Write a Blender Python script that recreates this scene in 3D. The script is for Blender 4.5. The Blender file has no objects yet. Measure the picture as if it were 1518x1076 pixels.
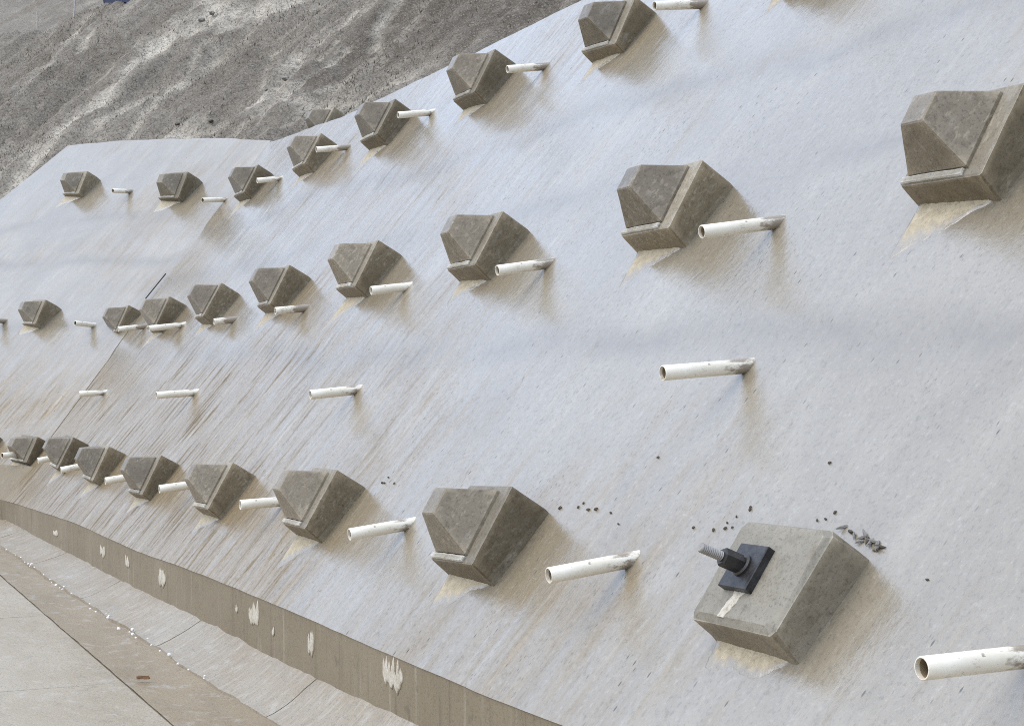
import bpy, bmesh, math, random
from mathutils import Matrix, Vector, noise as mn

# ------------------------------------------------------------------ camera, sky, sun, exposure
scene = bpy.context.scene
COL = scene.collection
R = math.radians

cam_data = bpy.data.cameras.new('camera')
cam = bpy.data.objects.new('camera', cam_data)
COL.objects.link(cam)
cam_data.sensor_fit = 'HORIZONTAL'
cam_data.sensor_width = 36.0
cam_data.lens = 36.0 * 2500.0 / 1518.0
cam_data.clip_start = 0.05
cam_data.clip_end = 3000.0
_r = Vector((0.408251, 0.912870, 0.0))
_u = Vector((0.001162, -0.000520, 0.999999))
_f = Vector((-0.912869, 0.408251, 0.001273))
cam.matrix_world = Matrix(((_r.x, _u.x, -_f.x, 0.0), (_r.y, _u.y, -_f.y, 0.0), (_r.z, _u.z, -_f.z, 1.591), (0, 0, 0, 1)))
scene.camera = cam

SUN_DIR = Vector((-0.10, -0.60, 0.79)).normalized()      # towards the veiled sun
world = bpy.data.worlds.new('World')
scene.world = world
world.use_nodes = True
wn, wl = world.node_tree.nodes, world.node_tree.links
wn.clear()
w_out = wn.new('ShaderNodeOutputWorld')
w_bg = wn.new('ShaderNodeBackground')
w_sky = wn.new('ShaderNodeTexSky')
w_sky.sky_type = 'NISHITA'
w_sky.sun_disc = False
w_sky.sun_elevation = math.asin(SUN_DIR.z)
w_sky.sun_rotation = math.atan2(SUN_DIR.x, SUN_DIR.y)
w_sky.air_density = 1.0
w_sky.dust_density = 3.0
w_mix = wn.new('ShaderNodeMix')
w_mix.data_type = 'RGBA'
w_mix.inputs[0].default_value = 0.72                      # an even veil of cloud over the sky
w_mix.inputs[7].default_value = (6.9, 8.35, 10.9, 1)
wl.new(w_sky.outputs[0], w_mix.inputs[6])
wl.new(w_mix.outputs[2], w_bg.inputs[0])
w_bg.inputs[1].default_value = 0.12
wl.new(w_bg.outputs[0], w_out.inputs[0])

sun_data = bpy.data.lights.new('sun', 'SUN')
sun_data.energy = 1.1
sun_data.angle = R(60)
sun_data.color = (1.0, 0.92, 0.80)
sun = bpy.data.objects.new('sun', sun_data)
COL.objects.link(sun)
sun.rotation_euler = SUN_DIR.to_track_quat('Z', 'Y').to_euler()

scene.view_settings.view_transform = 'Standard'
scene.view_settings.look = 'None'
scene.view_settings.gamma = 1.0
scene.view_settings.use_curve_mapping = False
scene.view_settings.exposure = 0.74
scene.render.engine = 'CYCLES'
scene.cycles.max_bounces = 5
scene.cycles.use_denoising = False
scene.cycles.filter_width = 1.0

# ------------------------------------------------------------------ measured layout (metres)
NEAR0 = Vector((0.0, 1.89788, -0.02546))
SLOPE = 0.865304
T_N = Vector((0, math.cos(SLOPE), math.sin(SLOPE)))
N_N = Vector((0, -math.sin(SLOPE), math.cos(SLOPE)))
X_F = Vector((0.882948, 0.469472, 0.0))
T_F = Vector((-0.341131, 0.641574, 0.687031))
N_F = Vector((0.322542, -0.606613, 0.726628))
CORNER = Vector((-17.071, 2.37186, 0.53105))
U = 0.43
DIMS = [0.1755, 0.2424, 0.1402, -0.1898, 0.1384, 0.1613, 0.1159, -0.1608, 0.0604, 0.0366, -0.0712, 0.3037, 0.2495]
DIMS_D = [0.1805, 0.2291, 0.1364, -0.1915, 0.135, 0.1613, 0.1159, -0.1608, 0.0604, 0.0366, -0.0712, 0.3037, 0.2495]
BLOCKS = {
    'B': ([-6.682, 3.8321, 2.2626], [[0.9997, 0.0055, -0.0255], [-0.0223, 0.6871, -0.7262], [0.0135, 0.7265, 0.687]], 1.0598),
    'C': ([-8.752, 3.7927, 2.2117], [[0.9988, 0.0208, -0.0452], [-0.0472, 0.6851, -0.727], [0.0158, 0.7282, 0.6852]], 1.0432),
    'D': ([-4.0959, 2.7015, 0.9206], [[0.999, 0.0029, -0.0436], [-0.031, 0.7508, -0.6598], [0.0308, 0.6606, 0.7501]], 1.0087),
    'E': ([-6.1354, 2.6707, 0.8904], [[0.9978, -0.0265, -0.0601], [-0.0239, 0.7054, -0.7084], [0.0611, 0.7083, 0.7033]], 1.0294),
    'F': ([-10.7165, 3.769, 2.1864], [[0.9989, 0.0255, -0.0385], [-0.0458, 0.6595, -0.7503], [0.0062, 0.7512, 0.66]], 1.0525),
    'A': ([-4.6364, 3.8584, 2.2951], [[0.9975, 0.0578, -0.0405], [-0.0689, 0.6716, -0.7377], [-0.0155, 0.7387, 0.6739]], 1.0658),
    'G': ([-8.1915, 2.6467, 0.853], [[0.9989, 0.0018, -0.0466], [-0.0347, 0.6954, -0.7178], [0.0311, 0.7186, 0.6947]], 0.9973),
    'H': ([-11.7056, 5.0397, 3.6935], [[0.9983, 0.0351, -0.0462], [-0.0579, 0.6494, -0.7582], [0.0033, 0.7596, 0.6504]], 1.1075),
    'I': ([-10.0442, 2.6145, 0.7996], [[0.9981, -0.0077, -0.0607], [-0.039, 0.6838, -0.7286], [0.0471, 0.7296, 0.6823]], 0.9454),
    'J': ([-11.9254, 2.5916, 0.764], [[0.999, -0.0443, 0.0084], [0.0352, 0.6481, -0.7607], [0.0282, 0.7602, 0.649]], 0.9174),
    'K': ([-13.7577, 2.5842, 0.7546], [[0.9999, -0.0046, 0.0152], [0.0147, 0.6288, -0.7774], [-0.006, 0.7775, 0.6288]], 0.9152),
    'L': ([-15.4049, 2.5836, 0.7602], [[0.9998, 0.0196, 0.0096], [-0.0055, 0.6508, -0.7593], [-0.0211, 0.759, 0.6507]], 0.9357),
    'M': ([-17.283, 2.4955, 0.7138], [[0.9575, -0.1608, 0.2396], [0.2872, 0.6096, -0.7388], [-0.0272, 0.7762, 0.6299]], 0.8412),
    'P': ([-14.4797, 3.6878, 2.078], [[0.9965, 0.0419, -0.0725], [-0.0816, 0.68, -0.7287], [0.0188, 0.7321, 0.681]], 1.0066),
    'Q': ([-16.3091, 3.6524, 2.0332], [[0.9991, 0.0064, -0.0416], [-0.0362, 0.6345, -0.7721], [0.0215, 0.7729, 0.6342]], 0.9955),
    'R': ([-18.319, 3.6567, 2.0232], [[0.9992, -0.033, -0.0227], [0.0028, 0.6239, -0.7815], [0.04, 0.7808, 0.6235]], 0.9453),
    'O': ([-12.5719, 3.7259, 2.1262], [[0.998, 0.0226, -0.059], [-0.0593, 0.6596, -0.7493], [0.022, 0.7513, 0.6596]], 1.0188),
    'T1': ([-13.7168, 4.9812, 3.6149], [[0.9992, 0.0006, -0.0398], [-0.0299, 0.672, -0.7399], [0.0263, 0.7405, 0.6715]], 1.0714),
    'T2': ([-15.7036, 4.9548, 3.5745], [[0.9985, -0.0237, -0.0495], [-0.0197, 0.6881, -0.7254], [0.0513, 0.7252, 0.6866]], 1.0376),
    'T3': ([-17.6505, 4.8836, 3.4898], [[0.9994, 0.0016, -0.0349], [-0.0272, 0.6611, -0.7498], [0.0219, 0.7503, 0.6607]], 1.034),
    'T0': ([-9.5734, 5.0573, 3.6897], [[0.9993, 0.0068, 0.0375], [0.025, 0.6271, -0.7785], [-0.0288, 0.7789, 0.6265]], 1.0198),
    'U': ([-19.9325, 4.5988, 3.6628], [[0.9528, -0.1404, 0.2691], [0.3001, 0.5686, -0.7659], [-0.0455, 0.8105, 0.5839]], 1.0298),
    'V': ([-21.9029, 3.7846, 3.8525], [[0.9557, -0.1347, 0.2618], [0.2904, 0.5786, -0.7622], [-0.0488, 0.8044, 0.5921]], 0.9676),
    'X': ([-19.625, 2.9451, 2.1362], [[0.9782, -0.1104, 0.176], [0.2068, 0.5981, -0.7743], [-0.0198, 0.7938, 0.6079]], 0.9188),
    'N': ([-18.0498, 2.1062, 0.7438], [[0.9575, -0.1608, 0.2396], [0.2872, 0.6096, -0.7388], [-0.0272, 0.7762, 0.6299]], 0.9),
    'T9': ([-7.439, 5.0903, 3.7228], [[0.9993, 0.0068, 0.0375], [0.025, 0.6271, -0.7785], [-0.0288, 0.7789, 0.6265]], 1.05),
    'Y': ([-17.888, 5.8001, 4.1914], [[0.9985, -0.0237, -0.0495], [-0.0197, 0.6881, -0.7254], [0.0513, 0.7252, 0.6866]], 1.0),
}
PIPES = [
    [[-5.792, 3.766, 2.168], [-5.792, 3.413, 2.118]],
    [[-7.866, 3.72, 2.114], [-7.866, 3.435, 2.072]],
    [[-9.832, 3.69, 2.078], [-9.832, 3.446, 2.049]],
    [[-11.772, 3.625, 2.003], [-11.772, 3.398, 1.98]],
    [[-13.639, 3.593, 1.965], [-13.639, 3.418, 1.946]],
    [[-15.515, 3.59, 1.961], [-15.515, 3.284, 1.927]],
    [[-17.253, 3.61, 1.985], [-17.253, 3.337, 1.955]],
    [[-18.63, 3.333, 2.026], [-18.516, 3.12, 2.043]],
    [[-20.18, 2.597, 2.099], [-20.049, 2.349, 2.109]],
    [[-8.622, 5.085, 3.717], [-8.622, 4.764, 3.681]],
    [[-10.773, 5.068, 3.697], [-10.773, 4.782, 3.657]],
    [[-12.91, 5.04, 3.663], [-12.91, 4.757, 3.624]],
    [[-14.93, 4.995, 3.611], [-14.93, 4.701, 3.576]],
    [[-16.798, 4.906, 3.507], [-16.798, 4.657, 3.475]],
    [[-18.98, 4.897, 3.487], [-18.812, 4.583, 3.451]],
    [[-20.863, 4.183, 3.726], [-20.737, 3.945, 3.713]],
    [[-5.249, 3.271, 1.587], [-5.249, 2.933, 1.563]],
    [[-9.252, 3.153, 1.448], [-9.252, 2.877, 1.422]],
    [[-12.956, 3.093, 1.377], [-12.956, 2.799, 1.359]],
    [[-16.462, 3.048, 1.325], [-16.462, 2.812, 1.314]],
    [[-3.081, 2.7, 0.917], [-3.081, 2.385, 0.911]],
    [[-5.084, 2.709, 0.927], [-5.084, 2.407, 0.89]],
    [[-7.119, 2.665, 0.875], [-7.119, 2.394, 0.841]],
    [[-8.976, 2.637, 0.843], [-8.976, 2.395, 0.832]],
    [[-10.822, 2.619, 0.821], [-10.822, 2.356, 0.794]],
    [[-12.633, 2.568, 0.762], [-12.633, 2.349, 0.733]],
    [[-14.371, 2.566, 0.759], [-14.371, 2.306, 0.715]],
    [[-15.855, 2.562, 0.754], [-15.855, 2.338, 0.716]],
    [[-17.309, 2.461, 0.712], [-17.165, 2.19, 0.704]],
]
CLODS = {'bolted': [[-4.615, 2.8932, 1.1431], [-4.608, 2.8869, 1.1358], [-4.6543, 2.8651, 1.1101], [-4.6824, 2.8474, 1.0894], [-4.6699, 2.8334, 1.073], [-4.6361, 2.8381, 1.0785], [-4.1743, 2.9084, 1.161], [-4.232, 2.885, 1.1335], [-4.196, 2.8903, 1.1398], [-4.8469, 2.8207, 1.058], [-4.7276, 2.8239, 1.0617]], 'bolted_corner': [[-4.0875, 2.8774, 1.1245], [-4.0406, 2.8707, 1.1167], [-4.0129, 2.8627, 1.1073], [-3.9712, 2.8619, 1.1064], [-3.9697, 2.8521, 1.0949], [-3.9396, 2.8564, 1.1], [-3.9203, 2.854, 1.0971], [-3.9085, 2.8569, 1.1005], [-3.8838, 2.8502, 1.0927], [-3.8694, 2.8483, 1.0904], [-3.8798, 2.8416, 1.0826], [-3.9677, 2.8681, 1.1137]], 'beside': [[-5.8561, 2.8133, 1.0493], [-5.7183, 2.8236, 1.0615], [-5.7009, 2.8369, 1.0771], [-5.626, 2.8214, 1.0588], [-5.5716, 2.8264, 1.0648], [-5.4501, 2.8232, 1.061], [-5.3396, 2.7973, 1.0306]], 'small': [[-7.7826, 2.8115, 1.0472], [-7.7766, 2.7888, 1.0206], [-7.8084, 2.7885, 1.0203], [-7.6501, 2.7941, 1.0268]], 'lone': [[-5.4042, 2.994, 1.2615], [-4.3655, 3.0225, 1.295], [-3.6044, 2.8007, 1.0345], [-3.3851, 2.8309, 1.07], [-5.6145, 3.0323, 1.3064]]}
BEADS = [[-14.872, 1.934, 0.009], [-14.422, 1.95, 0.009], [-14.224, 1.965, 0.009], [-13.878, 1.948, 0.009], [-13.739, 1.953, 0.009], [-13.583, 1.942, 0.009], [-13.665, 1.968, 0.009], [-13.494, 1.965, 0.009], [-12.99, 1.959, 0.009], [-12.669, 1.957, 0.009], [-12.504, 1.942, 0.009], [-12.303, 1.942, 0.009], [-12.17, 1.946, 0.009], [-12.082, 1.951, 0.009], [-12.208, 1.982, 0.009], [-11.842, 1.973, 0.009], [-11.048, 1.96, 0.009], [-11.271, 1.997, 0.009], [-10.893, 1.968, 0.009], [-10.81, 2.017, 0.009], [-10.584, 1.987, 0.009], [-10.699, 2.013, 0.009], [-10.115, 1.961, 0.009], [-9.985, 1.999, 0.009], [-10.048, 2.027, 0.009], [-9.874, 1.996, 0.009], [-9.754, 1.989, 0.009], [-9.707, 2.046, 0.009], [-9.475, 2.018, 0.009], [-9.259, 2.02, 0.009], [-9.102, 2.035, 0.009], [-8.82, 2.019, 0.009], [-8.629, 2.03, 0.009], [-8.368, 2.047, 0.009], [-8.424, 2.064, 0.009]]
ROD = [[-18.302, 3.873, 2.331], [-18.44, 4.095, 2.577]]


def frame(o, x, t, n):
    return Matrix(((x.x, t.x, n.x, o.x), (x.y, t.y, n.y, o.y), (x.z, t.z, n.z, o.z), (0, 0, 0, 1)))

M_NEAR = frame(NEAR0, Vector((1, 0, 0)), T_N, N_N)
M_FAR = frame(CORNER, X_F, T_F, N_F)

# ------------------------------------------------------------------ helpers
def mesh(name, verts, faces, mat=None, smooth=False):
    me = bpy.data.meshes.new(name)
    me.from_pydata([tuple(v) for v in verts], [], faces)
    me.update()
    if smooth:
        me.polygons.foreach_set('use_smooth', [True] * len(me.polygons))
    if mat:
        me.materials.append(mat)
    return me

def obj(name, me, parent=None, label=None, cat=None, group=None, kind=None, mw=None):
    o = bpy.data.objects.new(name, me)
    COL.objects.link(o)
    if parent is not None:
        o.parent = parent
    if mw is not None:
        o.matrix_local = mw
    if label: o['label'] = label
    if cat: o['category'] = cat
    if group: o['group'] = group
    if kind: o['kind'] = kind
    return o

def core(me, vals):
    at = me.attributes.new('core', 'FLOAT', 'POINT')
    at.data.foreach_set('value', vals)

def smoothstep(a, b, x):
    t = max(0.0, min(1.0, (x - a) / (b - a)))
    return t * t * (3 - 2 * t)

def interp(tab, x):
    if x <= tab[0][0]: return tab[0][1]
    for (x0, y0), (x1, y1) in zip(tab, tab[1:]):
        if x <= x1:
            return y0 + (y1 - y0) * (x - x0) / (x1 - x0)
    return tab[-1][1]

def fbm(x, y, z=0.0, o=4):
    return mn.fractal(Vector((x, y, z)), 1.0, 2.0, o)

class NT:
    """tiny node-tree helper"""
    def __init__(s, name):
        s.m = bpy.data.materials.new(name)
        s.m.use_nodes = True
        s.t = s.m.node_tree
        s.b = s.t.nodes['Principled BSDF']
        s.co = s.t.nodes.new('ShaderNodeTexCoord')
    def n(s, typ, **kw):
        nd = s.t.nodes.new(typ)
        for k, v in kw.items(): setattr(nd, k, v)
        return nd
    def l(s, a, b): s.t.links.new(a, b)
    def coords(s, scale, loc=(0, 0, 0), src='Object'):
        m = s.n('ShaderNodeMapping')
        m.inputs['Scale'].default_value = scale
        m.inputs['Location'].default_value = loc
        s.l(s.co.outputs[src], m.inputs[0])
        return m.outputs[0]
    def noise(s, scale, sc=1.0, det=6, rough=0.6, loc=(0, 0, 0), dist=0.0, src='Object'):
        nd = s.n('ShaderNodeTexNoise')
        nd.inputs['Scale'].default_value = sc
        nd.inputs['Detail'].default_value = det
        nd.inputs['Roughness'].default_value = rough
        nd.inputs['Distortion'].default_value = dist
        s.l(s.coords(scale, loc, src), nd.inputs[0])
        return nd.outputs[0]
    def voro(s, scale, sc=1.0, feat='F1', loc=(0, 0, 0)):
        nd = s.n('ShaderNodeTexVoronoi', feature=feat)
        nd.inputs['Scale'].default_value = sc
        s.l(s.coords(scale, loc), nd.inputs[0])
        return nd.outputs[0]
    def ramp(s, fac, stops, interp='LINEAR'):
        nd = s.n('ShaderNodeValToRGB')
        nd.color_ramp.interpolation = interp
        el = nd.color_ramp.elements
        while len(el) < len(stops): el.new(0.5)
        for e, (p, c) in zip(el, stops):
            e.position = p
            e.color = (c, c, c, 1) if isinstance(c, (int, float)) else (*c, 1)
        s.l(fac, nd.inputs[0])
        return nd.outputs[0]
    def mix(s, fac, a, b, mode='MIX'):
        nd = s.n('ShaderNodeMix', data_type='RGBA', blend_type=mode)
        for val, k in ((fac, 0), (a, 6), (b, 7)):
            if hasattr(val, 'is_linked'): s.l(val, nd.inputs[k])
            elif k == 0: nd.inputs[0].default_value = val
            else: nd.inputs[k].default_value = (*val, 1) if len(val) == 3 else val
        return nd.outputs[2]
    def math(s, op, a, b=0.0, clamp=False):
        nd = s.n('ShaderNodeMath', operation=op, use_clamp=clamp)
        for k, v in enumerate((a, b)):
            if hasattr(v, 'is_linked'): s.l(v, nd.inputs[k])
            else: nd.inputs[k].default_value = v
        return nd.outputs[0]
    def sep(s, src='Object'):
        nd = s.n('ShaderNodeSeparateXYZ')
        s.l(s.co.outputs[src], nd.inputs[0])
        return nd.outputs
    def rand(s):
        return s.n('ShaderNodeObjectInfo').outputs['Random']
    def bump(s, h, strength, dist, prev=None):
        nd = s.n('ShaderNodeBump')
        nd.inputs['Strength'].default_value = strength
        nd.inputs['Distance'].default_value = dist
        s.l(h, nd.inputs['Height'])
        if prev is not None: s.l(prev, nd.inputs['Normal'])
        return nd.outputs[0]
    def out(s, color=None, rough=None, normal=None, ior=1.45, spec=0.5, metal=0.0):
        if color is not None:
            if hasattr(color, 'is_linked'): s.l(color, s.b.inputs['Base Color'])
            else: s.b.inputs['Base Color'].default_value = (*color, 1)
        if rough is not None:
            if hasattr(rough, 'is_linked'): s.l(rough, s.b.inputs['Roughness'])
            else: s.b.inputs['Roughness'].default_value = rough
        if normal is not None: s.l(normal, s.b.inputs['Normal'])
        s.b.inputs['IOR'].default_value = ior
        s.b.inputs['Specular IOR Level'].default_value = spec
        s.b.inputs['Metallic'].default_value = metal
        return s.m

# ------------------------------------------------------------------ materials
def mat_shotcrete(name, seed, MUDZ=0.42, MUDC=0.0):
    k = NT(name)
    L = (seed * 7.3, seed * 3.1, 0)
    streak = k.noise((9.0, 0.9, 9.0), 1.0, 7, 0.62, L)           # run-off streaks along the fall line
    streak_f = k.noise((38.0, 9.0, 38.0), 1.0, 6, 0.65, L)
    patch = k.noise((0.45, 0.6, 0.5), 1.0, 5, 0.6, L, 0.6)
    patch2 = k.noise((1.6, 1.1, 1.0), 1.0, 6, 0.62, (seed, 9, 2), 0.8)
    fine = k.noise((75, 55, 75), 1.0, 5, 0.7, L)
    grit = k.noise((210, 170, 210), 1.0, 3, 0.65, L)
    x, y, z = k.sep()
    # mud that washed down and splashed up at the foot
    foot = k.math('SUBTRACT', 1.0, k.math('DIVIDE', y, 2.6), True)
    mud = k.math('ADD', k.math('MULTIPLY', foot, 0.55), k.math('MULTIPLY', k.math('SUBTRACT', patch, 0.5), 1.6))
    mud = k.math('ADD', mud, k.math('MULTIPLY', k.math('SUBTRACT', streak, 0.5), 1.3))
    zone = k.n('ShaderNodeMapRange', interpolation_type='SMOOTHSTEP')
    k.l(x, zone.inputs[0])
    zone.inputs[1].default_value = -6.0; zone.inputs[2].default_value = -12.0
    mud = k.math('ADD', mud, k.math('MULTIPLY', zone.outputs[0], MUDZ))
    mud = k.math('ADD', mud, k.math('MULTIPLY', k.math('MULTIPLY', zone.outputs[0], foot), 0.75))
    mud = k.math('ADD', mud, MUDC)
    mud = k.ramp(mud, [(0.18, 0.0), (0.75, 1.0)])
    grain = k.noise((46, 38, 46), 1.0, 6, 0.72, L)
    stre2 = k.noise((15, 2.1, 15), 1.0, 7, 0.70, (seed * 2, 5, 1), 0.35)
    grey = k.mix(k.ramp(patch2, [(0.3, 0), (0.7, 1)]), (0.205, 0.170, 0.116), (0.275, 0.236, 0.172))
    tan = k.mix(k.ramp(streak, [(0.3, 0), (0.7, 1)]), (0.178, 0.130, 0.070), (0.262, 0.202, 0.120))
    c = k.mix(mud, grey, tan)
    zs = k.math('ADD', 0.42, k.math('MULTIPLY', zone.outputs[0], 0.58))
    zs = k.math('MULTIPLY', zs, k.ramp(patch2, [(0.36, 0.25), (0.62, 1.0)]))
    c = k.mix(k.math('MULTIPLY', k.ramp(streak_f, [(0.30, 1.0), (0.46, 0.0)]), k.math('MULTIPLY', zs, 0.45)), c, (0.125, 0.100, 0.066))
    c = k.mix(k.math('MULTIPLY', k.ramp(streak_f, [(0.56, 0.0), (0.72, 1.0)]), k.math('MULTIPLY', zs, 0.30)), c, (0.46, 0.42, 0.34))
    c = k.mix(k.math('MULTIPLY', k.ramp(fine, [(0.34, 1.0), (0.47, 0.0)]), 0.40), c, (0.10, 0.088, 0.07))
    c = k.mix(k.math('MULTIPLY', k.ramp(grain, [(0.34, 1.0), (0.44, 0.0)]), 0.45), c, (0.075, 0.060, 0.042))
    c = k.mix(k.math('MULTIPLY', k.ramp(grain, [(0.56, 0.0), (0.68, 1.0)]), 0.35), c, (0.40, 0.37, 0.32))
    sm = k.math('MULTIPLY', k.math('MULTIPLY', k.ramp(stre2, [(0.36, 1.0), (0.48, 0.0)]), k.math('ADD', 0.3, k.math('MULTIPLY', mud, 0.55))), zs)
    c = k.mix(sm, c, (0.105, 0.078, 0.045))
    c = k.mix(k.math('MULTIPLY', k.ramp(stre2, [(0.57, 0.0), (0.68, 1.0)]), k.math('MULTIPLY', zs, 0.5)), c, (0.46, 0.42, 0.34))
    pit = k.voro((21, 8, 21), 1.0, 'F1', L)
    pit2 = k.voro((55, 24, 55), 1.0, 'F1', (3, 1, 0))
    pitm = k.math('MULTIPLY', k.ramp(pit, [(0.06, 1.0), (0.11, 0.0)]), k.ramp(k.noise((3, 3, 3), 1.0, 3), [(0.43, 0), (0.56, 1)]))
    c = k.mix(pitm, c, (0.03, 0.026, 0.022))
    pitm2 = k.math('MULTIPLY', k.ramp(pit2, [(0.10, 1.0), (0.20, 0.0)]), k.ramp(k.noise((2, 1.2, 2), 1.0, 4, 0.6, (7, 0, 0)), [(0.48, 0), (0.62, 1)]))
    c = k.mix(k.math('MULTIPLY', pitm2, 0.75), c, (0.055, 0.045, 0.034))
    lapn = k.noise((0.35, 0.35, 0.35), 1.0, 5, 0.65, (2, 4, 0))
    for yl in (4.1, 2.25, 3.3):
        e = k.math('ABSOLUTE', k.math('SUBTRACT', k.math('SUBTRACT', y, yl), k.math('MULTIPLY', k.math('SUBTRACT', lapn, 0.5), 0.9)))
        band = k.math('MULTIPLY', k.ramp(e, [(0.0, 1.0), (0.16, 0.0)]), k.ramp(patch2, [(0.38, 0.0), (0.58, 0.55)]))
        c = k.mix(band, c, (0.125, 0.105, 0.075))
    ro = k.math('ADD', 0.05, k.math('MULTIPLY', k.ramp(patch2, [(0.25, 0), (0.75, 1)]), 0.12))
    ro = k.math('ADD', ro, k.math('MULTIPLY', mud, 0.10))
    ro = k.math('ADD', ro, k.math('MULTIPLY', sm, 0.20))
    ro = k.math('ADD', ro, k.math('MULTIPLY', k.ramp(grain, [(0.36, 1.0), (0.5, 0.0)]), 0.15))
    ro = k.math('ADD', ro, k.math('MULTIPLY', k.ramp(streak_f, [(0.3, 0), (0.7, 1)]), 0.08))
    nb = k.bump(patch2, 0.20, 0.012)
    nb = k.bump(k.noise((13, 9, 13), 1.0, 3, 0.55, L, 0.6), 0.40, 0.0055, nb)
    nb = k.bump(streak, 0.25, 0.004, nb)
    nb = k.bump(streak_f, 0.40, 0.0016, nb)
    nb = k.bump(stre2, 0.30, 0.0024, nb)
    nb = k.bump(k.math('SUBTRACT', 1.0, k.math('ADD', pitm, pitm2)), 0.25, 0.0015, nb)
    nb = k.bump(grain, 0.36, 0.0023, nb)
    nb = k.bump(fine, 0.40, 0.0010, nb)
    nb = k.bump(grit, 0.35, 0.0004, nb)
    ro = k.math('ADD', ro, k.math('MULTIPLY', k.math('MAXIMUM', pitm, pitm2), 0.4))
    dull = k.math('MULTIPLY', mud, k.math('ADD', 0.40, k.math('MULTIPLY', k.ramp(stre2, [(0.40, 1.0), (0.60, 0.0)]), 0.60)))
    m_ = k.out(c, ro, nb, 1.7, 0.85)
    k.l(k.math('SUBTRACT', 0.95, k.math('MULTIPLY', dull, 0.93)), k.b.inputs['Specular IOR Level'])
    return m_

def mat_concrete(name, dark, light, stain, rough=0.62, spec=0.4, scale=1.0, pale=0.38):
    k = NT(name)
    rnd = k.rand()
    off = k.n('ShaderNodeCombineXYZ')
    k.l(k.math('MULTIPLY', rnd, 37.0), off.inputs[0])
    k.l(k.math('MULTIPLY', rnd, 19.0), off.inputs[1])
    add = k.n('ShaderNodeVectorMath', operation='ADD')
    k.l(k.co.outputs['Object'], add.inputs[0]); k.l(off.outputs[0], add.inputs[1])
    def nz(sc, det=6, rg=0.62, stretch=(1, 1, 1)):
        m = k.n('ShaderNodeMapping'); m.inputs['Scale'].default_value = [sc * q * scale for q in stretch]
        k.l(add.outputs[0], m.inputs[0])
        nd = k.n('ShaderNodeTexNoise'); nd.inputs['Scale'].default_value = 1; nd.inputs['Detail'].default_value = det
        nd.inputs['Roughness'].default_value = rg; k.l(m.outputs[0], nd.inputs[0]); return nd.outputs[0]
    a, b, c2, d = nz(4), nz(26, 6, 0.7), nz(95, 5, 0.7), nz(24, 5, 0.65, (1.0, 0.28, 1.0))
    c = k.mix(k.ramp(a, [(0.3, 0), (0.7, 1)]), dark, light)
    c = k.mix(k.math('MULTIPLY', k.ramp(b, [(0.32, 1), (0.5, 0)]), 0.6), c, stain)
    c = k.mix(k.math('MULTIPLY', k.ramp(d, [(0.58, 0), (0.70, 1)]), pale), c, (0.34, 0.31, 0.26))
    c = k.mix(k.math('MULTIPLY', k.ramp(c2, [(0.36, 1), (0.46, 0)]), 0.45), c, [q * 0.4 for q in stain])
    geo = k.n('ShaderNodeNewGeometry')
    edge = k.math('MULTIPLY', k.ramp(geo.outputs['Pointiness'], [(0.515, 0), (0.56, 1)]), k.ramp(b, [(0.35, 0.15), (0.6, 0.75)]))
    c = k.mix(edge, c, [min(.6, q * 1.9) for q in light])
    worm = nz(62, 3, 0.6, (1.0, 0.45, 1.0))
    c = k.mix(k.math('MULTIPLY', k.ramp(worm, [(0.55, 0), (0.63, 1)]), k.math('MULTIPLY', k.ramp(a, [(0.42, 0), (0.6, 1)]), pale * 1.6)), c, (0.34, 0.29, 0.21))
    hsv = k.n('ShaderNodeHueSaturation')
    k.l(c, hsv.inputs['Color'])
    k.l(k.math('ADD', 0.80, k.math('MULTIPLY', rnd, 0.42)), hsv.inputs['Value'])
    nb = k.bump(b, 0.35, 0.006)
    nb = k.bump(c2, 0.55, 0.0022, nb)
    ro = k.math('ADD', rough - 0.10, k.math('MULTIPLY', a, 0.2))
    return k.out(hsv.outputs[0], ro, nb, 1.45, spec)

def mat_plain(name, col, rough, spec=0.5, metal=0.0, var=0.25, sc=30, bd=0.002):
    k = NT(name)
    a = k.noise((sc, sc, sc), 1.0, 5, 0.65)
    c = k.mix(k.ramp(a, [(0.3, 0), (0.7, 1)]), [q * (1 - var) for q in col], [min(1, q * (1 + var)) for q in col])
    nb = k.bump(a, 0.4, bd)
    return k.out(c, rough, nb, 1.45, spec, metal)

def mat_pvc():
    k = NT('weathered_pvc')
    rnd = k.rand()
    x, y, z = k.sep()
    a = k.noise((30, 30, 14), 1.0, 6, 0.7)
    # mud clings to the end next to the wall (z = 0) and to the underside
    root = k.math('SUBTRACT', 1.0, k.math('DIVIDE', z, 0.16), True)
    m = k.math('ADD', k.math('MULTIPLY', root, k.math('ADD', 0.06, k.math('MULTIPLY', rnd, 0.30))), a)
    m = k.math('ADD', m, k.math('MULTIPLY', k.math('SUBTRACT', rnd, 0.5), 0.10))
    m = k.ramp(m, [(0.57, 0), (0.70, 1)])
    c = k.mix(k.ramp(k.noise((9, 9, 6), 1.0, 4), [(0.35, 0), (0.7, 1)]), (0.82, 0.77, 0.65), (0.66, 0.58, 0.44))
    c = k.mix(k.math('MULTIPLY', m, 0.85), c, (0.20, 0.15, 0.10))
    c = k.mix(k.math('MULTIPLY', k.ramp(k.noise((70, 70, 45), 1.0, 4, 0.7), [(0.62, 0), (0.68, 1)]), 0.7), c, (0.16, 0.12, 0.08))
    return k.out(c, 0.38, k.bump(a, 0.2, 0.002), 1.46, 0.5)

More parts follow.
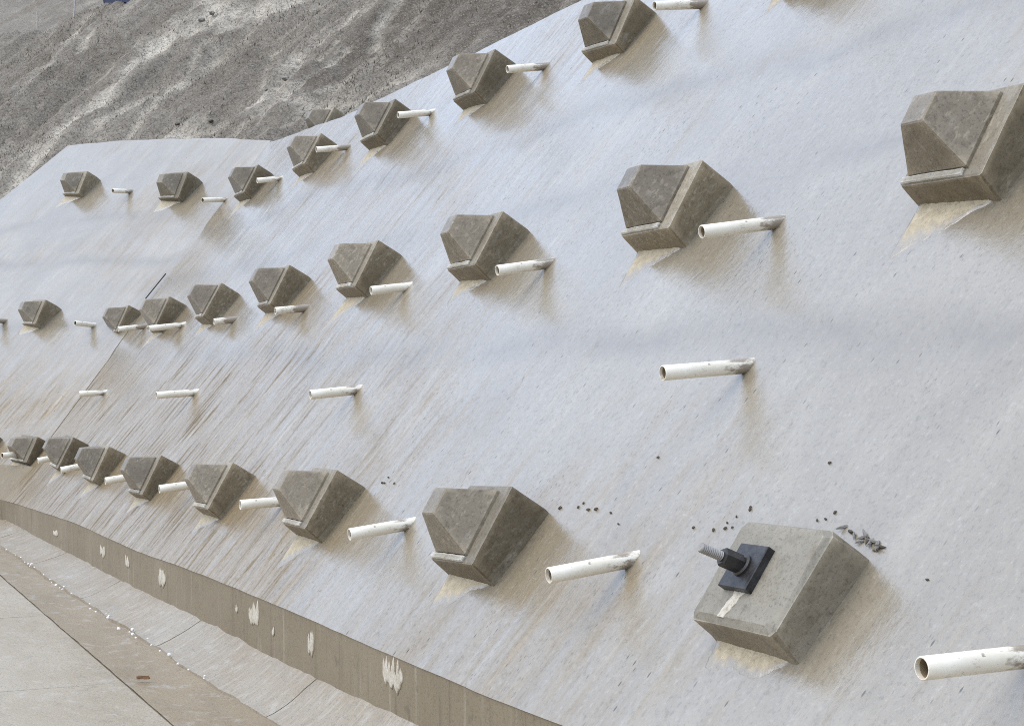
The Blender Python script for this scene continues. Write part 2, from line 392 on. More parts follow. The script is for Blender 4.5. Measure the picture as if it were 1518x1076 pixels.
def mat_hill():
    k = NT('eroded_hillside')
    at = k.n('ShaderNodeAttribute', attribute_name='pale')
    big = k.noise((0.35, 0.35, 0.35), 1.0, 5, 0.6)
    mid = k.noise((3.0, 3.0, 3.0), 1.0, 6, 0.65, (3, 1, 0), 0.5)
    net = k.noise((20, 20, 20), 1.0, 4, 0.7, (0, 0, 0), 1.2)
    net2 = k.noise((40, 40, 40), 1.0, 3, 0.7, (5, 2, 1), 0.8)
    c = k.mix(k.ramp(big, [(0.35, 0), (0.65, 1)]), (0.148, 0.124, 0.093), (0.208, 0.180, 0.141))
    p = k.math('ADD', at.outputs['Fac'], k.math('MULTIPLY', k.math('SUBTRACT', mid, 0.5), 0.9), True)
    dk = k.n('ShaderNodeAttribute', attribute_name='core')
    c = k.mix(k.math('MULTIPLY', dk.outputs['Fac'], 0.75), c, (0.085, 0.064, 0.043))    # darker soil upslope
    c = k.mix(p, c, (0.56, 0.50, 0.40))
    c = k.mix(k.math('MULTIPLY', k.ramp(net, [(0.40, 1), (0.50, 0)]), 0.68), c, (0.050, 0.040, 0.030))
    c = k.mix(k.math('MULTIPLY', k.ramp(net2, [(0.54, 0), (0.64, 1)]), 0.45), c, (0.42, 0.38, 0.31))
    nb = k.bump(mid, 0.6, 0.10)
    nb = k.bump(net, 0.9, 0.030, nb)
    nb = k.bump(net2, 0.7, 0.012, nb)
    return k.out(c, 0.75, nb, 1.4, 0.3)

def mat_floor(name, base, mud, seed=0.0, wet=0.42, brush=0.0):
    k = NT(name)
    L = (seed, seed * 2, 0)
    a = k.noise((0.8, 2.2, 1), 1.0, 6, 0.65, L, 0.4)
    b = k.noise((7, 9, 7), 1.0, 6, 0.65, L, 0.4)
    f = k.noise((80, 80, 80), 1.0, 5, 0.7, L)
    c = k.mix(k.ramp(a, [(0.33, 0), (0.66, 1)]), base, mud)
    c = k.mix(k.math('MULTIPLY', k.ramp(b, [(0.55, 0), (0.7, 1)]), 0.5), c, (0.42, 0.40, 0.36))
    c = k.mix(k.math('MULTIPLY', k.ramp(f, [(0.36, 1), (0.47, 0)]), 0.55), c, (0.085, 0.07, 0.05))
    c = k.mix(k.math('MULTIPLY', k.ramp(b, [(0.30, 1), (0.42, 0)]), 0.35), c, (0.14, 0.115, 0.08))
    br = k.noise((34, 5.0, 5.0), 1.0, 6, 0.7, L, 0.3)
    if brush:
        c = k.mix(k.math('MULTIPLY', k.ramp(br, [(0.36, 1), (0.48, 0)]), 0.5 * brush), c, (0.15, 0.115, 0.065))
        c = k.mix(k.math('MULTIPLY', k.ramp(br, [(0.53, 0), (0.64, 1)]), 0.6 * brush), c, (0.44, 0.40, 0.33))
    ro = k.math('ADD', wet, k.math('MULTIPLY', b, 0.25))
    nb = k.bump(b, 0.4, 0.012)
    nb = k.bump(f, 0.6, 0.003, nb)
    nb = k.bump(br, 0.5 * (brush > 0), 0.006, nb)
    return k.out(c, ro, nb, 1.5, 0.55)

def mat_toe():
    k = NT('muddy_cast_concrete')
    a = k.noise((1.2, 1.2, 1.2), 1.0, 6, 0.6)
    v = k.noise((22, 22, 1.4), 1.0, 6, 0.6)
    f = k.noise((90, 90, 90), 1.0, 4, 0.7)
    g = k.noise((11, 11, 11), 1.0, 6, 0.7)
    c = k.mix(k.ramp(a, [(0.3, 0), (0.7, 1)]), (0.185, 0.148, 0.094), (0.240, 0.198, 0.134))
    c = k.mix(k.math('MULTIPLY', k.ramp(v, [(0.60, 0), (0.72, 1)]), 0.45), c, (0.38, 0.34, 0.27))
    c = k.mix(k.math('MULTIPLY', k.ramp(v, [(0.28, 1), (0.42, 0)]), 0.45), c, (0.085, 0.068, 0.045))
    c = k.mix(k.math('MULTIPLY', k.ramp(g, [(0.30, 1), (0.42, 0)]), 0.5), c, (0.10, 0.082, 0.055))
    c = k.mix(k.math('MULTIPLY', k.ramp(f, [(0.36, 1), (0.46, 0)]), 0.4), c, (0.07, 0.055, 0.04))
    nb = k.bump(g, 0.35, 0.01)
    nb = k.bump(f, 0.5, 0.002, nb)
    return k.out(c, 0.6, nb, 1.45, 0.35)

MAT_WALL = mat_shotcrete('wet_shotcrete', 1.0)
MAT_WALL_F = mat_shotcrete('wet_shotcrete_bend', 4.0, 0.0, 0.22)
MAT_BODY = mat_concrete('precast_concrete', (0.150, 0.117, 0.071), (0.205, 0.164, 0.104), (0.098, 0.074, 0.043), 0.5)
MAT_FLANK = mat_concrete('bare_flank', (0.225, 0.184, 0.124), (0.295, 0.248, 0.175), (0.155, 0.120, 0.077), 0.55)
MAT_CAP = mat_concrete('cap_concrete', (0.148, 0.119, 0.078), (0.208, 0.172, 0.120), (0.090, 0.070, 0.044), 0.30)
MAT_BARE = mat_concrete('bare_concrete', (0.230, 0.205, 0.155), (0.300, 0.272, 0.212), (0.165, 0.138, 0.095), 0.5, pale=0.15)
MAT_MARGIN = mat_concrete('block_margin', (0.175, 0.147, 0.104), (0.230, 0.200, 0.148), (0.13, 0.102, 0.066), 0.5)
MAT_LIP = mat_concrete('mortar_lip', (0.30, 0.268, 0.205), (0.40, 0.365, 0.295), (0.20, 0.168, 0.115))
def mat_fade(name, pale, tint, edge, rough, wet=False):
    """dry mortar thinning out over the surface it was smeared on ('core' = 1 in the middle, 0 at the feather edge)"""
    k = NT(name)
    at = k.n('ShaderNodeAttribute', attribute_name='core')
    a = k.noise((28, 28, 28), 1.0, 6, 0.7); b = k.noise((110, 110, 110), 1.0, 4, 0.7)
    c = k.mix(k.ramp(a, [(0.35, 0), (0.65, 1)]), tint, pale)
    c = k.mix(k.math('MULTIPLY', k.ramp(b, [(0.34, 1), (0.46, 0)]), 0.5), c, [q * .45 for q in tint])
    m = k.ramp(k.math('ADD', at.outputs['Fac'], k.math('MULTIPLY', k.math('SUBTRACT', a, 0.5), 1.1)), [(0.25, 0), (0.75, 1)])
    c = k.mix(m, edge, c)
    nb = k.bump(a, 0.5, 0.006); nb = k.bump(b, 0.5, 0.002, nb)
    m_ = k.out(c, rough, nb, 1.45, 0.3)
    if wet:                                                # the feather edge is as wet as the slope under it
        inv = k.math('SUBTRACT', 1.0, m)
        k.l(k.math('SUBTRACT', rough, k.math('MULTIPLY', inv, rough - 0.2)), k.b.inputs['Roughness'])
        k.l(k.math('ADD', 0.3, k.math('MULTIPLY', inv, 0.6)), k.b.inputs['Specular IOR Level'])
        k.b.inputs['IOR'].default_value = 1.7
    return m_
MAT_FILLET = mat_fade('pale_mortar', (0.46, 0.395, 0.275), (0.34, 0.28, 0.18), (0.240, 0.203, 0.145), 0.70, True)
MAT_PVC = mat_pvc()
MAT_BORE = mat_plain('pipe_inside', (0.30, 0.23, 0.14), 0.7)
MAT_GRIME = mat_plain('mortar_grime', (0.17, 0.135, 0.085), 0.7, bd=0.006)
MAT_STEEL = mat_plain('blackened_steel', (0.030, 0.028, 0.028), 0.42, 0.5, 0.25, 0.7, 40)
MAT_NUT = mat_plain('dark_nut_steel', (0.055, 0.050, 0.046), 0.38, 0.5, 0.6)
MAT_BAR = mat_plain('galvanised_bar', (0.30, 0.28, 0.25), 0.5, 0.5, 0.4)
MAT_HILL = mat_hill()
MAT_TOE = mat_toe()
MAT_PATCH = mat_fade('white_mortar_patch', (0.56, 0.52, 0.44), (0.40, 0.355, 0.27), (0.205, 0.165, 0.108), 0.7)
MAT_APRON = mat_floor('gutter_concrete', (0.295, 0.258, 0.195), (0.245, 0.185, 0.108), 3.0, 0.30, 0.55)
MAT_SLAB = mat_floor('floor_slab', (0.300, 0.240, 0.150), (0.365, 0.305, 0.212), 1.0, 0.26)
MAT_STRIP = mat_floor('muddy_channel', (0.225, 0.166, 0.088), (0.280, 0.212, 0.122), 6.0, 0.30)
MAT_JOINT = mat_plain('joint_dirt', (0.150, 0.118, 0.076), 0.8)
MAT_GROUND = mat_floor('outer_ground', (0.20, 0.175, 0.14), (0.25, 0.225, 0.185), 9.0, 0.6)
MAT_CLOD = mat_plain('dark_clod', (0.075, 0.060, 0.043), 0.7, bd=0.004)
MAT_CHIPS = mat_plain('grey_mortar_chip', (0.20, 0.185, 0.16), 0.75, bd=0.004)
MAT_FOAM = mat_plain('white_foam', (0.82, 0.81, 0.78), 0.6, var=0.06)
MAT_WOOD = mat_plain('wood_scrap', (0.17, 0.09, 0.04), 0.7, var=0.5, sc=60)
MAT_ROD = mat_plain('black_rod', (0.02, 0.02, 0.022), 0.5)
MAT_TARP = mat_plain('navy_tarpaulin', (0.022, 0.030, 0.075), 0.45, bd=0.01, sc=6)
MAT_GRASS = mat_plain('mud_grey_stubble', (0.20, 0.170, 0.125), 0.8, 0.2, 0, 0.5, 3)
MAT_POST = mat_plain('pale_stake', (0.40, 0.37, 0.32), 0.7)

# ------------------------------------------------------------------ ground, floor, gutter
FLOOR_Y = 1.68          # edge between slabs and muddy channel
BEAD_Y = 2.04           # foot of the gutter side
TOE_Y = 2.296           # face of the toe wall
TOE_TOP = [(-21, .16), (-18.1, .225), (-14, .335), (-11.3, .365), (-9.4, .41), (-7.7, .432), (-6.5, .445), (-4.7, .466), (6, .52)]
TOE_BOT = [(-21, .09), (-18.1, .10), (-14.2, .105), (-12.2, .126), (-9.8, .158), (-8.3, .165), (-7.0, .198), (-6.0, .235), (-3, .28), (6, .30)]
TOE_YS = [(-17.1, .413), (-13.6, .520), (-11.05, .540), (-9.35, .589), (-7.68, .606), (-6.47, .615), (-5.49, .619), (-4.75, .640), (6, .66)]   # where the slope ends, measured up the slope
BEADS_Y = [(-15.3, 1.95), (-12.1, 1.985), (-9.6, 2.045), (-8.3, 2.05), (-7.4, 2.09), (-4, 2.12)]
def toe_edge(x): return interp(TOE_YS, max(x, -16.9)) + 0.004 * fbm(x * 1.7, 3.3, 0, 4)

bm_v, bm_f = [], []
xs = [-600, -60, -30, -10, 10, 60, 600]
for yy in xs:
    for xx in xs:
        bm_v.append((xx, yy, -0.05))
nx = len(xs)
for j in range(nx - 1):
    for i in range(nx - 1):
        a = j * nx + i
        bm_f.append((a, a + 1, a + nx + 1, a + nx))
ground = obj('ground', mesh('ground', bm_v, bm_f, MAT_GROUND), kind='structure')

def slab_mesh(name, x0, x1, y0, y1, z0, z1, mat, nxx=14, nyy=8, amp=0.0016, bev=0.012, seed=0):
    vs, fs = [], []
    for j in range(nyy + 1):
        for i in range(nxx + 1):
            x = x0 + (x1 - x0) * i / nxx
            y = y0 + (y1 - y0) * j / nyy
            z = z1 + amp * fbm(x * 1.5 + seed, y * 1.5, seed, 3)
            if i in (0, nxx) or j in (0, nyy): z -= bev * 0.4
            vs.append((x, y, z))
    w = nxx + 1
    for j in range(nyy):
        for i in range(nxx):
            a = j * w + i
            fs.append((a, a + 1, a + w + 1, a + w))
    ring = [i for i in range(w)] + [j * w + nxx for j in range(1, nyy + 1)] + [nyy * w + i for i in range(nxx - 1, -1, -1)] + [j * w for j in range(nyy - 1, 0, -1)]
    b0 = len(vs)
    for q in ring:
        vs.append((vs[q][0], vs[q][1], z0))
    for q in range(len(ring)):
        q2 = (q + 1) % len(ring)
        fs.append((ring[q2], ring[q], b0 + q, b0 + q2))
    return mesh(name, vs, fs, mat)

SLAB = 2.49
xj = -8.55
k0 = -6
for i in range(k0, 5):                                # concrete slabs of the yard floor
    x0 = xj + i * SLAB + 0.003
    x1 = xj + (i + 1) * SLAB - 0.003
    for j in range(2):
        y1 = FLOOR_Y - 0.004 - j * 3.2
        y0 = y1 - 3.188
        obj('slab', slab_mesh('slab', x0, x1, y0, y1, -0.045, 0.0, MAT_SLAB, seed=i * 3 + j), ground)
fill = slab_mesh('joint_bed', xj + k0 * SLAB, xj + 5 * SLAB, FLOOR_Y - 6.4, FLOOR_Y + 0.02, -0.047, -0.0075, MAT_JOINT, 40, 6, 0.0006, 0.0)
obj('joint_bed', fill, ground)
# muddy channel strip between the slabs and the gutter side
vs, fs = [], []
NX, NY = 260, 8
for i in range(NX + 1):
    x = -23.5 + 29.5 * i / NX
    for j in range(NY + 1):
        t = j / NY
        y = FLOOR_Y + 0.002 + (BEAD_Y + 0.06 - FLOOR_Y) * t + (0.006 * fbm(x * 3, 4.0, 0, 3) if j == 0 else 0)
        z = -0.001 + 0.008 * t - 0.014 * math.sin(t * math.pi) + 0.005 * fbm(x * 3, y * 6, 2.0, 4)
        vs.append((x, y, z))
for i in range(NX):
    for j in range(NY):
        a = i * (NY + 1) + j
        fs.append((a, a + NY + 1, a + NY + 2, a + 1))
obj('muddy_channel', mesh('muddy_channel', vs, fs, MAT_STRIP, True), kind='structure')

def bend(x, y):
    """plan position of the wall foot; past the corner it turns with the far wall"""
    cx = -16.9
    if x >= cx: return x, y
    s = cx - x
    return cx - s * X_F.x, y - s * X_F.y

# sloping gutter side, cast in panels
gutter = obj('gutter', None, kind='structure')
PJ = -7.36
for i in range(-6, 6):
    x0, x1 = PJ + i * 2.13, PJ + (i + 1) * 2.13
    if x0 < -20: continue
    vs, fs = [], []
    nxp, nyp = 24, 10
    for a in range(nxp + 1):
        x = x0 + 0.006 + (x1 - x0 - 0.012) * a / nxp
        for b in range(nyp + 1):
            t = b / nyp
            skew = 0.05 * (t - 0.5)
            xx = x + skew
            zt = interp(TOE_BOT, xx) + 0.012 * fbm(xx * 4, 1.0, 3.0, 3)
            yf = interp(BEADS_Y, xx) + 0.02 * fbm(xx * 2.2, 7.0, 1.0, 4) + 0.006 * fbm(xx * 14, 7.0, 1.0, 2)
            y = yf + (NEAR0.y + toe_edge(xx) * math.cos(SLOPE) + 0.035 - yf) * t
            z = 0.012 + (zt - 0.012) * (t ** 1.25) + 0.006 * fbm(xx * 5, t * 2, 5.0, 4)
            if a in (0, nxp): z -= 0.004
            px, py = bend(xx, y)
            vs.append((px, py, z))
    w = nyp + 1
    for a in range(nxp):
        for b in range(nyp):
            q = a * w + b
            fs.append((q, q + w, q + w + 1, q + 1))
    b0 = len(vs)                                       # skirts give the panel its thickness
    ring = [a * w for a in range(nxp + 1)] + [nxp * w + b for b in range(1, nyp + 1)] + [a * w + nyp for a in range(nxp - 1, -1, -1)] + [b for b in range(nyp - 1, 0, -1)]
    for q in ring:
        vs.append((vs[q][0], vs[q][1], vs[q][2] - 0.06))
    for q in range(len(ring)):
        q2 = (q + 1) % len(ring)
        fs.append((ring[q2], ring[q], b0 + q, b0 + q2))
    gm = mesh('gutter_panel', vs, fs, MAT_APRON, True)
    gm.set_sharp_from_angle(angle=R(35))
    obj('panel', gm, gutter)

# ------------------------------------------------------------------ shotcrete slope, two faces meeting in a corner
def near_disp(x, y):
    d = -0.011 + 0.009 * fbm(x * 0.55, y * 0.8, 1.0, 3) + 0.0018 * fbm(x * 5.0, y * 0.7, 4.0, 4) + 0.0015 * fbm(x * 3.0, y * 3.0, 9.0, 4)
    for yl, ph in ((4.1, 0.3), (2.25, 2.2)):           # laps between spraying lifts
        e = y - (yl + 0.12 * fbm(x * 0.35, ph, 0.0, 3))
        d += 0.010 * smoothstep(-0.06, 0.10, e) - 0.010 * smoothstep(0.0, 1.0, e)
    return d

def sheet(name, us, vfun, disp, mat, thick):
    """closed sheet: us = columns, vfun(u) -> list of (x, y)"""
    vs, fs = [], []
    cols = [vfun(u) for u in us]
    m = len(cols[0])
    for c in cols:
        for (x, y) in c:
            vs.append((x, y, disp(x, y)))
    n = len(cols)
    for i in range(n - 1):
        for j in range(m - 1):
            a = i * m + j
            fs.append((a, a + m, a + m + 1, a + 1))
    b0 = len(vs)
    ring = [i * m for i in range(n)] + [(n - 1) * m + j for j in range(1, m)] + [i * m + m - 1 for i in range(n - 2, -1, -1)] + [j for j in range(m - 2, 0, -1)]
    for q in ring:
        x, y, z = vs[q]
        vs.append((x, y, z - thick))
    for q in range(len(ring)):
        q2 = (q + 1) % len(ring)
        fs.append((ring[q2], ring[q], b0 + q, b0 + q2))
    me = mesh(name, vs, fs, mat, True)
    me.set_sharp_from_angle(angle=R(50))
    return me

A_N = Vector((-39.7 * U, 1.7 * U))
B_N = Vector((-45.3 * U, 13.0 * U))
def corner_x(y):
    return A_N.x + (B_N.x - A_N.x) * (y - A_N.y) / (B_N.y - A_N.y)
CREST = [(-45.4 * U, 13.02 * U), (-45 * U, 13.0 * U), (-38.5 * U, 12.72 * U), (-33.4 * U, 12.9 * U), (-30.3 * U, 13.0 * U), (-26.2 * U, 13.25 * U), (-15 * U, 13.5 * U), (6.0, 13.6 * U)]
tan_s = math.tan(SLOPE)
def toe_t(x):
    """distance up the slope at which the near wall meets the toe wall"""
    return (TOE_Y - 0.006 - NEAR0.y) / math.cos(SLOPE)
def near_col(x):
    # columns lean to the corner line so that the last one lies in the crease
    out = []
    m = 88
    for j in range(m + 1):
        t = j / m
        k = smoothstep(-9.0, corner_x(2.0), x)
        out.append((x, t, k))
    return out
NC = 330
us = [i / NC for i in range(NC + 1)]
def ncol(u):
    out = []
    m = 90
    for j in range(m + 1):
        t = j / m
        xb = corner_x(0.9) - 0.02
        xt = corner_x(5.6) - 0.02
        # blend from straight columns (near) to columns in the crease (far)
        x_edge = xb + (xt - xb) * t
        x = x_edge + (6.0 - x_edge) * (u ** 1.25)
        yb = toe_edge(x)
        yt = interp(CREST, x) + 0.02 * fbm(x * 1.3, 8.0, 0, 4)
        out.append((x, yb + (yt - yb) * t))
    return out
wall_near = obj('shotcrete_slope', mesh_n := sheet('shotcrete_slope', us, ncol, near_disp, MAT_WALL, 0.16),
                label='long wet grey shotcrete slope carrying the three rows of blocks', cat='retaining wall')
wall_near.matrix_world = M_NEAR

FAR_TOP = [(-7.0, 13.9 * U), (-11.45 * U, 13.73 * U), (-9.0 * U, 13.66 * U), (-6.68 * U, 13.43 * U), (-3.6 * U, 13.05 * U), (-1.78 * U, 12.68 * U), (0.4, 12.2 * U)]
def far_line_x(y):
    # crease in far coordinates: direction of the corner line
    d = M_FAR.inverted() @ (M_NEAR @ Vector((B_N.x, B_N.y, 0)))
    return d.x * y / d.y
def far_left(y):
    return interp([(-1.6, -6.1), (7.17 * U, -13.3 * U), (11.1 * U, -12.29 * U), (13.73 * U, -11.45 * U)], y)
def far_disp(x, y):
    return -0.010 + 0.009 * fbm(x * 0.7 + 9, y * 0.8, 2.0, 3) + 0.0018 * fbm(x * 5.0, y * 0.9, 6.0, 4)
def fcol(u):
    out = []
    m = 84
    for j in range(m + 1):
        t = j / m
        y = -0.36 + (5.9 + 0.36) * t
        xl, xr = far_left(y), far_line_x(y) + 0.03
        x = xl + (xr - xl) * u
        yt = interp(FAR_TOP, x) + 0.012 * fbm(x * 2.0, 5.0, 0, 3)
        out.append((x, min(y, yt)))
    return out
wall_far = obj('shotcrete_slope', sheet('shotcrete_slope_bend', [i / 90 for i in range(91)], fcol, far_disp, MAT_WALL_F, 0.16),
               label='short pale shotcrete slope past the corner at the far left', cat='retaining wall')
wall_far.matrix_world = M_FAR
# dirt-filled joint in the crease
vs, fs = [], []
for j in range(61):
    t = j / 60
    y = 0.75 + 2.2 * t
    x = corner_x(y) + 0.02 + 0.006 * fbm(y * 9, 0, 0, 3)
    h = 0.005 if fbm(y * 3.0, 5.0, 0, 3) > -0.05 else 0.001
    z = near_disp(x, y)
    vs += [(x - h, y, z - 0.02), (x - h, y, z + 0.004), (x + h, y, z + 0.004), (x + h, y, z - 0.02)]
for j in range(60):
    for q in range(3):
        a = j * 4 + q
        fs.append((a, a + 1, a + 5, a + 4))
obj('construction_joint', mesh('construction_joint', vs, fs, MAT_JOINT), wall_near)

# toe wall at the foot of the slope
toe = obj('toe_wall', None, label='low brown muddy concrete toe wall along the foot of the slope', cat='wall')
vs, fs = [], []
NXT = 300
for i in range(NXT + 1):
    x = -20.5 + 26.5 * i / NXT
    yb = toe_edge(x)
    P = M_NEAR @ Vector((x, yb, near_disp(x, yb) if x > -16.9 else 0.0))
    wob = 0.004 * fbm(x * 2, 0, 3, 3)
    prof = [(P.y + 0.010 + wob, -0.05), (P.y + 0.010 + wob, interp(TOE_BOT, x) * 0.5), (P.y + 0.008, P.z - 0.10), (P.y + 0.006, P.z - 0.004),
            (P.y + 0.30, P.z + 0.28 * tan_s - 0.02), (P.y + 0.30, -0.05)]
    for (y, z) in prof:
        px, py = bend(x, y)
        vs.append((px, py, z))
m = 6
for i in range(NXT):
    for q in range(m):
        a, b = i * m + q, i * m + (q + 1) % m
        fs.append((a, a + m, b + m, b))
fs.append(tuple(range(m)))
fs.append(tuple(NXT * m + q for q in reversed(range(m))))
obj('wall_body', mesh('toe_wall', vs, fs, MAT_TOE), toe)

# white mortar patches and runs on the face of the toe wall
rp = random.Random(5)
def patch(x, z, w, h, ncol):
    vs, fs = [], []
    tw0 = 0.5
    cv = []
    for i in range(ncol + 1):
        t = i / ncol
        env = smoothstep(-.02, .16, t) * smoothstep(1.02, .84, t)
        tw = (rp.random() if i % 2 else tw0); tw0 = tw
        top = z + h * 0.5 * (0.05 + 0.95 * min(1, max(0, tw + .25 * (rp.random() - .5)))) * (.3 + .7 * env)
        bot = z - h * 0.5 * (0.55 + 0.35 * fbm(t * 4 + x * 3, 5.0, x, 3) + 0.12 * rp.random()) * (.25 + .75 * env)
        xx = x + w * (t - 0.5)
        yy = toe_face(xx) - 0.0005
        for q in range(7):
            v = q / 6
            zz = top + (bot - top) * v
            vs.append((xx, yy + (.004 if q in (0, 6) or i in (0, ncol) else -.0015), zz))
            cv.append(min(1.0, 2.4 * smoothstep(0, .25, v) * smoothstep(1.0, .7, v) * (1.0 if 0 < i < ncol else 0.0)))
    for i in range(ncol):
        for q in range(6):
            a = i * 7 + q
            fs.append((a, a + 7, a + 8, a + 1))
    me = mesh('mortar_patch', vs, fs, MAT_PATCH, True)
    core(me, cv)
    obj('mortar_patch', me, toe)
def toe_face(x):
    yb = toe_edge(x)
    return (M_NEAR @ Vector((x, yb, near_disp(x, yb)))).y + 0.004
for (x, z, w, h, nc) in ((-12.22, .245, .10, .13, 7), (-11.36, .265, .07, .13, 5), (-10.36, .275, .10, .16, 7), (-8.37, .325, .105, .20, 10),
                         (-7.41, .307, .05, .17, 5), (-6.33, .352, .13, .20, 14), (-8.70, .30, .022, .06, 4), (-8.02, .28, .02, .08, 4),
                         (-14.2, .20, .12, .09, 6)):
    patch(x, z + .01, w * 1.8, h * .95, nc * 2)

# ------------------------------------------------------------------ hillside behind the crest
P0 = Vector((-19.8, 6.3)); G = Vector((-.398, .917)); S = Vector((.917, .398)); HS = .72
RILLS = [([(-9.69, 5.54), (-7.87, 4.45), (-7.71, 4.11), (-8.24, 3.73), (-8.07, 2.92), (-7.72, 2.02), (-7.74, 1.41), (-7.49, .53), (-7.28, -.06), (-7.1, -2.5)], .24, 1.0),
         ([(-3.7, 4.6), (-3.58, 3.44), (-3.87, 2.88), (-3.24, 2.16), (-2.77, 1.59), (-3.56, 1.25), (-4.91, 1.07)], .26, .85),
         ([(-14.45, 6.13), (-13.24, 4.57), (-10.99, 2.47), (-10.2, .6)], .20, .65),
         ([(-6.87, 3.82), (-6.64, 2.83), (-7.0, 2.17), (-7.17, 1.41)], .22, .7),
         ([(.29, 1.61), (-.52, 1.18), (-2.17, 1.33), (-3.69, 1.35)], .20, .55),
         ([(-7.9, 4.3), (-7.2, 4.5), (-6.6, 5.2)], .45, .9)]
_rr = random.Random(17)
for _k in range(22):                                       # thin rain-cut trails
    s_, g_ = _rr.uniform(-20, 2), _rr.uniform(2.5, 7)
    pl_ = [(s_, g_)]
    for _j in range(_rr.randint(4, 7)):
        s_ += _rr.uniform(-.35, .55); g_ -= _rr.uniform(.35, .8)
        pl_.append((s_, g_))
    RILLS.append((pl_, _rr.uniform(.06, .13), _rr.uniform(.45, .95)))
BOX = [(min(p[0] for p in pl) - 1.0, max(p[0] for p in pl) + 1.0, min(p[1] for p in pl) - .8, max(p[1] for p in pl) + .8) for pl, w, k in RILLS]
def seg_d(p, a, b):
    ax, ay = a; bx, by = b
    dx, dy = bx - ax, by - ay
    t = max(0, min(1, ((p[0] - ax) * dx + (p[1] - ay) * dy) / (dx * dx + dy * dy)))
    return math.hypot(p[0] - ax - t * dx, p[1] - ay - t * dy)
def rill(s, g):
    best = 0.0
    wob = 0.18 * fbm(s * 1.7, g * 1.7, 11.0, 3)
    for (pl, w, k), bx in zip(RILLS, BOX):
        if not (bx[0] < s < bx[1] and bx[2] < g < bx[3]): continue
        d = min(seg_d((s + wob, g), a, b) for a, b in zip(pl, pl[1:]))
        best = max(best, k * math.exp(-(d / (w * .72)) ** 2))
    return best * (0.75 + 0.7 * fbm(s * 3.5, g * 3.5, 44.0, 3))
inv_far = M_FAR.inverted()
def hill_z(s, g, pale):
    p = P0 + S * s + G * g
    rim = 6.45 + 0.35 * fbm(s * 0.4, 2.0, 0, 2)
    left = smoothstep(-9.0, -11.5, s)
    gg = g
    if g > rim:                                             # a terrace with a second slope behind it, on the left
        over = g - rim
        gg = g * (1 - left) + left * (rim + max(0.0, over - 2.6) * 0.9 - 0.25 * smoothstep(0, .5, over))
    z = 4.25 + HS * gg
    # broad swells and gullies running down the slope
    z += 0.36 * fbm(s * 0.42, g * 0.20, 3.0, 3) + 0.20 * fbm(s * 1.3, g * 0.5, 5.0, 4) - 0.13 * (1 - min(1.0, 2.2 * abs(fbm(s * 0.9, g * 0.28, 61.0, 3)))) + 0.04 * fbm(s * 4.5, g * 4.0, 8.0, 4)
    z += 0.75 * math.exp(-((s + 9.9) / 1.7) ** 2) * smoothstep(-3, 3, g)
    z -= 0.16 * pale
    z += 0.06 * abs(fbm(s * 2.4, g * 2.4, 15.0, 3))
    bench = 3.85 + 0.06 * fbm(p.x, p.y, 1.0, 3)
    if p.y > 5.0: z = max(z, bench)
    zn = NEAR0.z + (p.y - NEAR0.y) * tan_s - 0.45
    zf = CORNER.z - (N_F.x * (p.x - CORNER.x) + N_F.y * (p.y - CORNER.y)) / N_F.z - 0.45
    if s > -8.0: z = min(z, zf)
    if p.x > -20.5: z = min(z, zn)
    return p, max(z, -0.2)
vs, fs, pal = [], [], []
def axis(lo, hi, fine_lo, fine_hi, fine, coarse):
    out, x = [], lo
    while x < hi:
        out.append(x)
        x += fine if fine_lo <= x < fine_hi else coarse
    out.append(hi)
    return out
SS = axis(-60, 24, -24, 5, 0.075, 0.5)
GG = axis(-8, 34, -1.5, 10, 0.075, 0.5)
for s in SS:
    for g in GG:
        pl = rill(s, g) if (-24 < s < 5 and -3 < g < 10) else 0.0
        pl = min(1.0, pl + 0.55 * max(0.0, fbm(s * 2.6 + 0.5 * g, g * 0.30, 31.0, 4) - 0.15))
        p, z = hill_z(s, g, pl)
        vs.append((p.x, p.y, z))
        pal.append(pl)
m = len(GG)
for i in range(len(SS) - 1):
    for j in range(m - 1):
        a = i * m + j
        fs.append((a, a + m, a + m + 1, a + 1))
me = mesh('hillside', vs, fs, MAT_HILL, True)
core(me, [smoothstep(-4.5, -1.5, -19.8 * 0 + (S.x * (v[0] - P0.x) + S.y * (v[1] - P0.y))) * smoothstep(1.2, 2.4, G.x * (v[0] - P0.x) + G.y * (v[1] - P0.y)) for v in vs])
at = me.attributes.new('pale', 'FLOAT', 'POINT')
at.data.foreach_set('value', pal)
obj('hillside', me, kind='structure')

# dead stubble on the hillside (uncountable)
rg = random.Random(11)
vs, fs = [], []
for _ in range(60000):
    s = rg.uniform(-21, 4); g = rg.uniform(-1.2, 8.5)
    pl = rill(s, g)
    if rg.random() < pl * 0.9: continue
    if fbm(s * 0.6, g * 0.6, 21.0, 3) < rg.uniform(-0.5, 0.4): continue
    p, z = hill_z(s, g, pl)
    h = rg.uniform(0.02, 0.055); a = rg.uniform(0, 6.28); w = rg.uniform(0.006, 0.012)
    lx, ly = rg.uniform(-.05, .05), rg.uniform(-.05, .05)
    b = len(vs)
    ca, sa = math.cos(a) * w, math.sin(a) * w
    vs += [(p.x - ca, p.y - sa, z - .02), (p.x + ca, p.y + sa, z - .02), (p.x + lx, p.y + ly, z + h)]
    fs.append((b, b + 1, b + 2))
obj('dry_stubble', mesh('dry_stubble', vs, fs, MAT_GRASS), label='short dry mud-coated stubble over the hillside', cat='grass', kind='stuff')

# ------------------------------------------------------------------ anchor blocks
def octo(hx, yt, yb, c, xl=None):
    xl = hx if xl is None else xl
    return [(hx, yb + c), (hx, yt - c), (hx - c, yt), (-xl + c, yt), (-xl, yt - c), (-xl, yb + c), (-xl + c, yb), (hx - c, yb)]

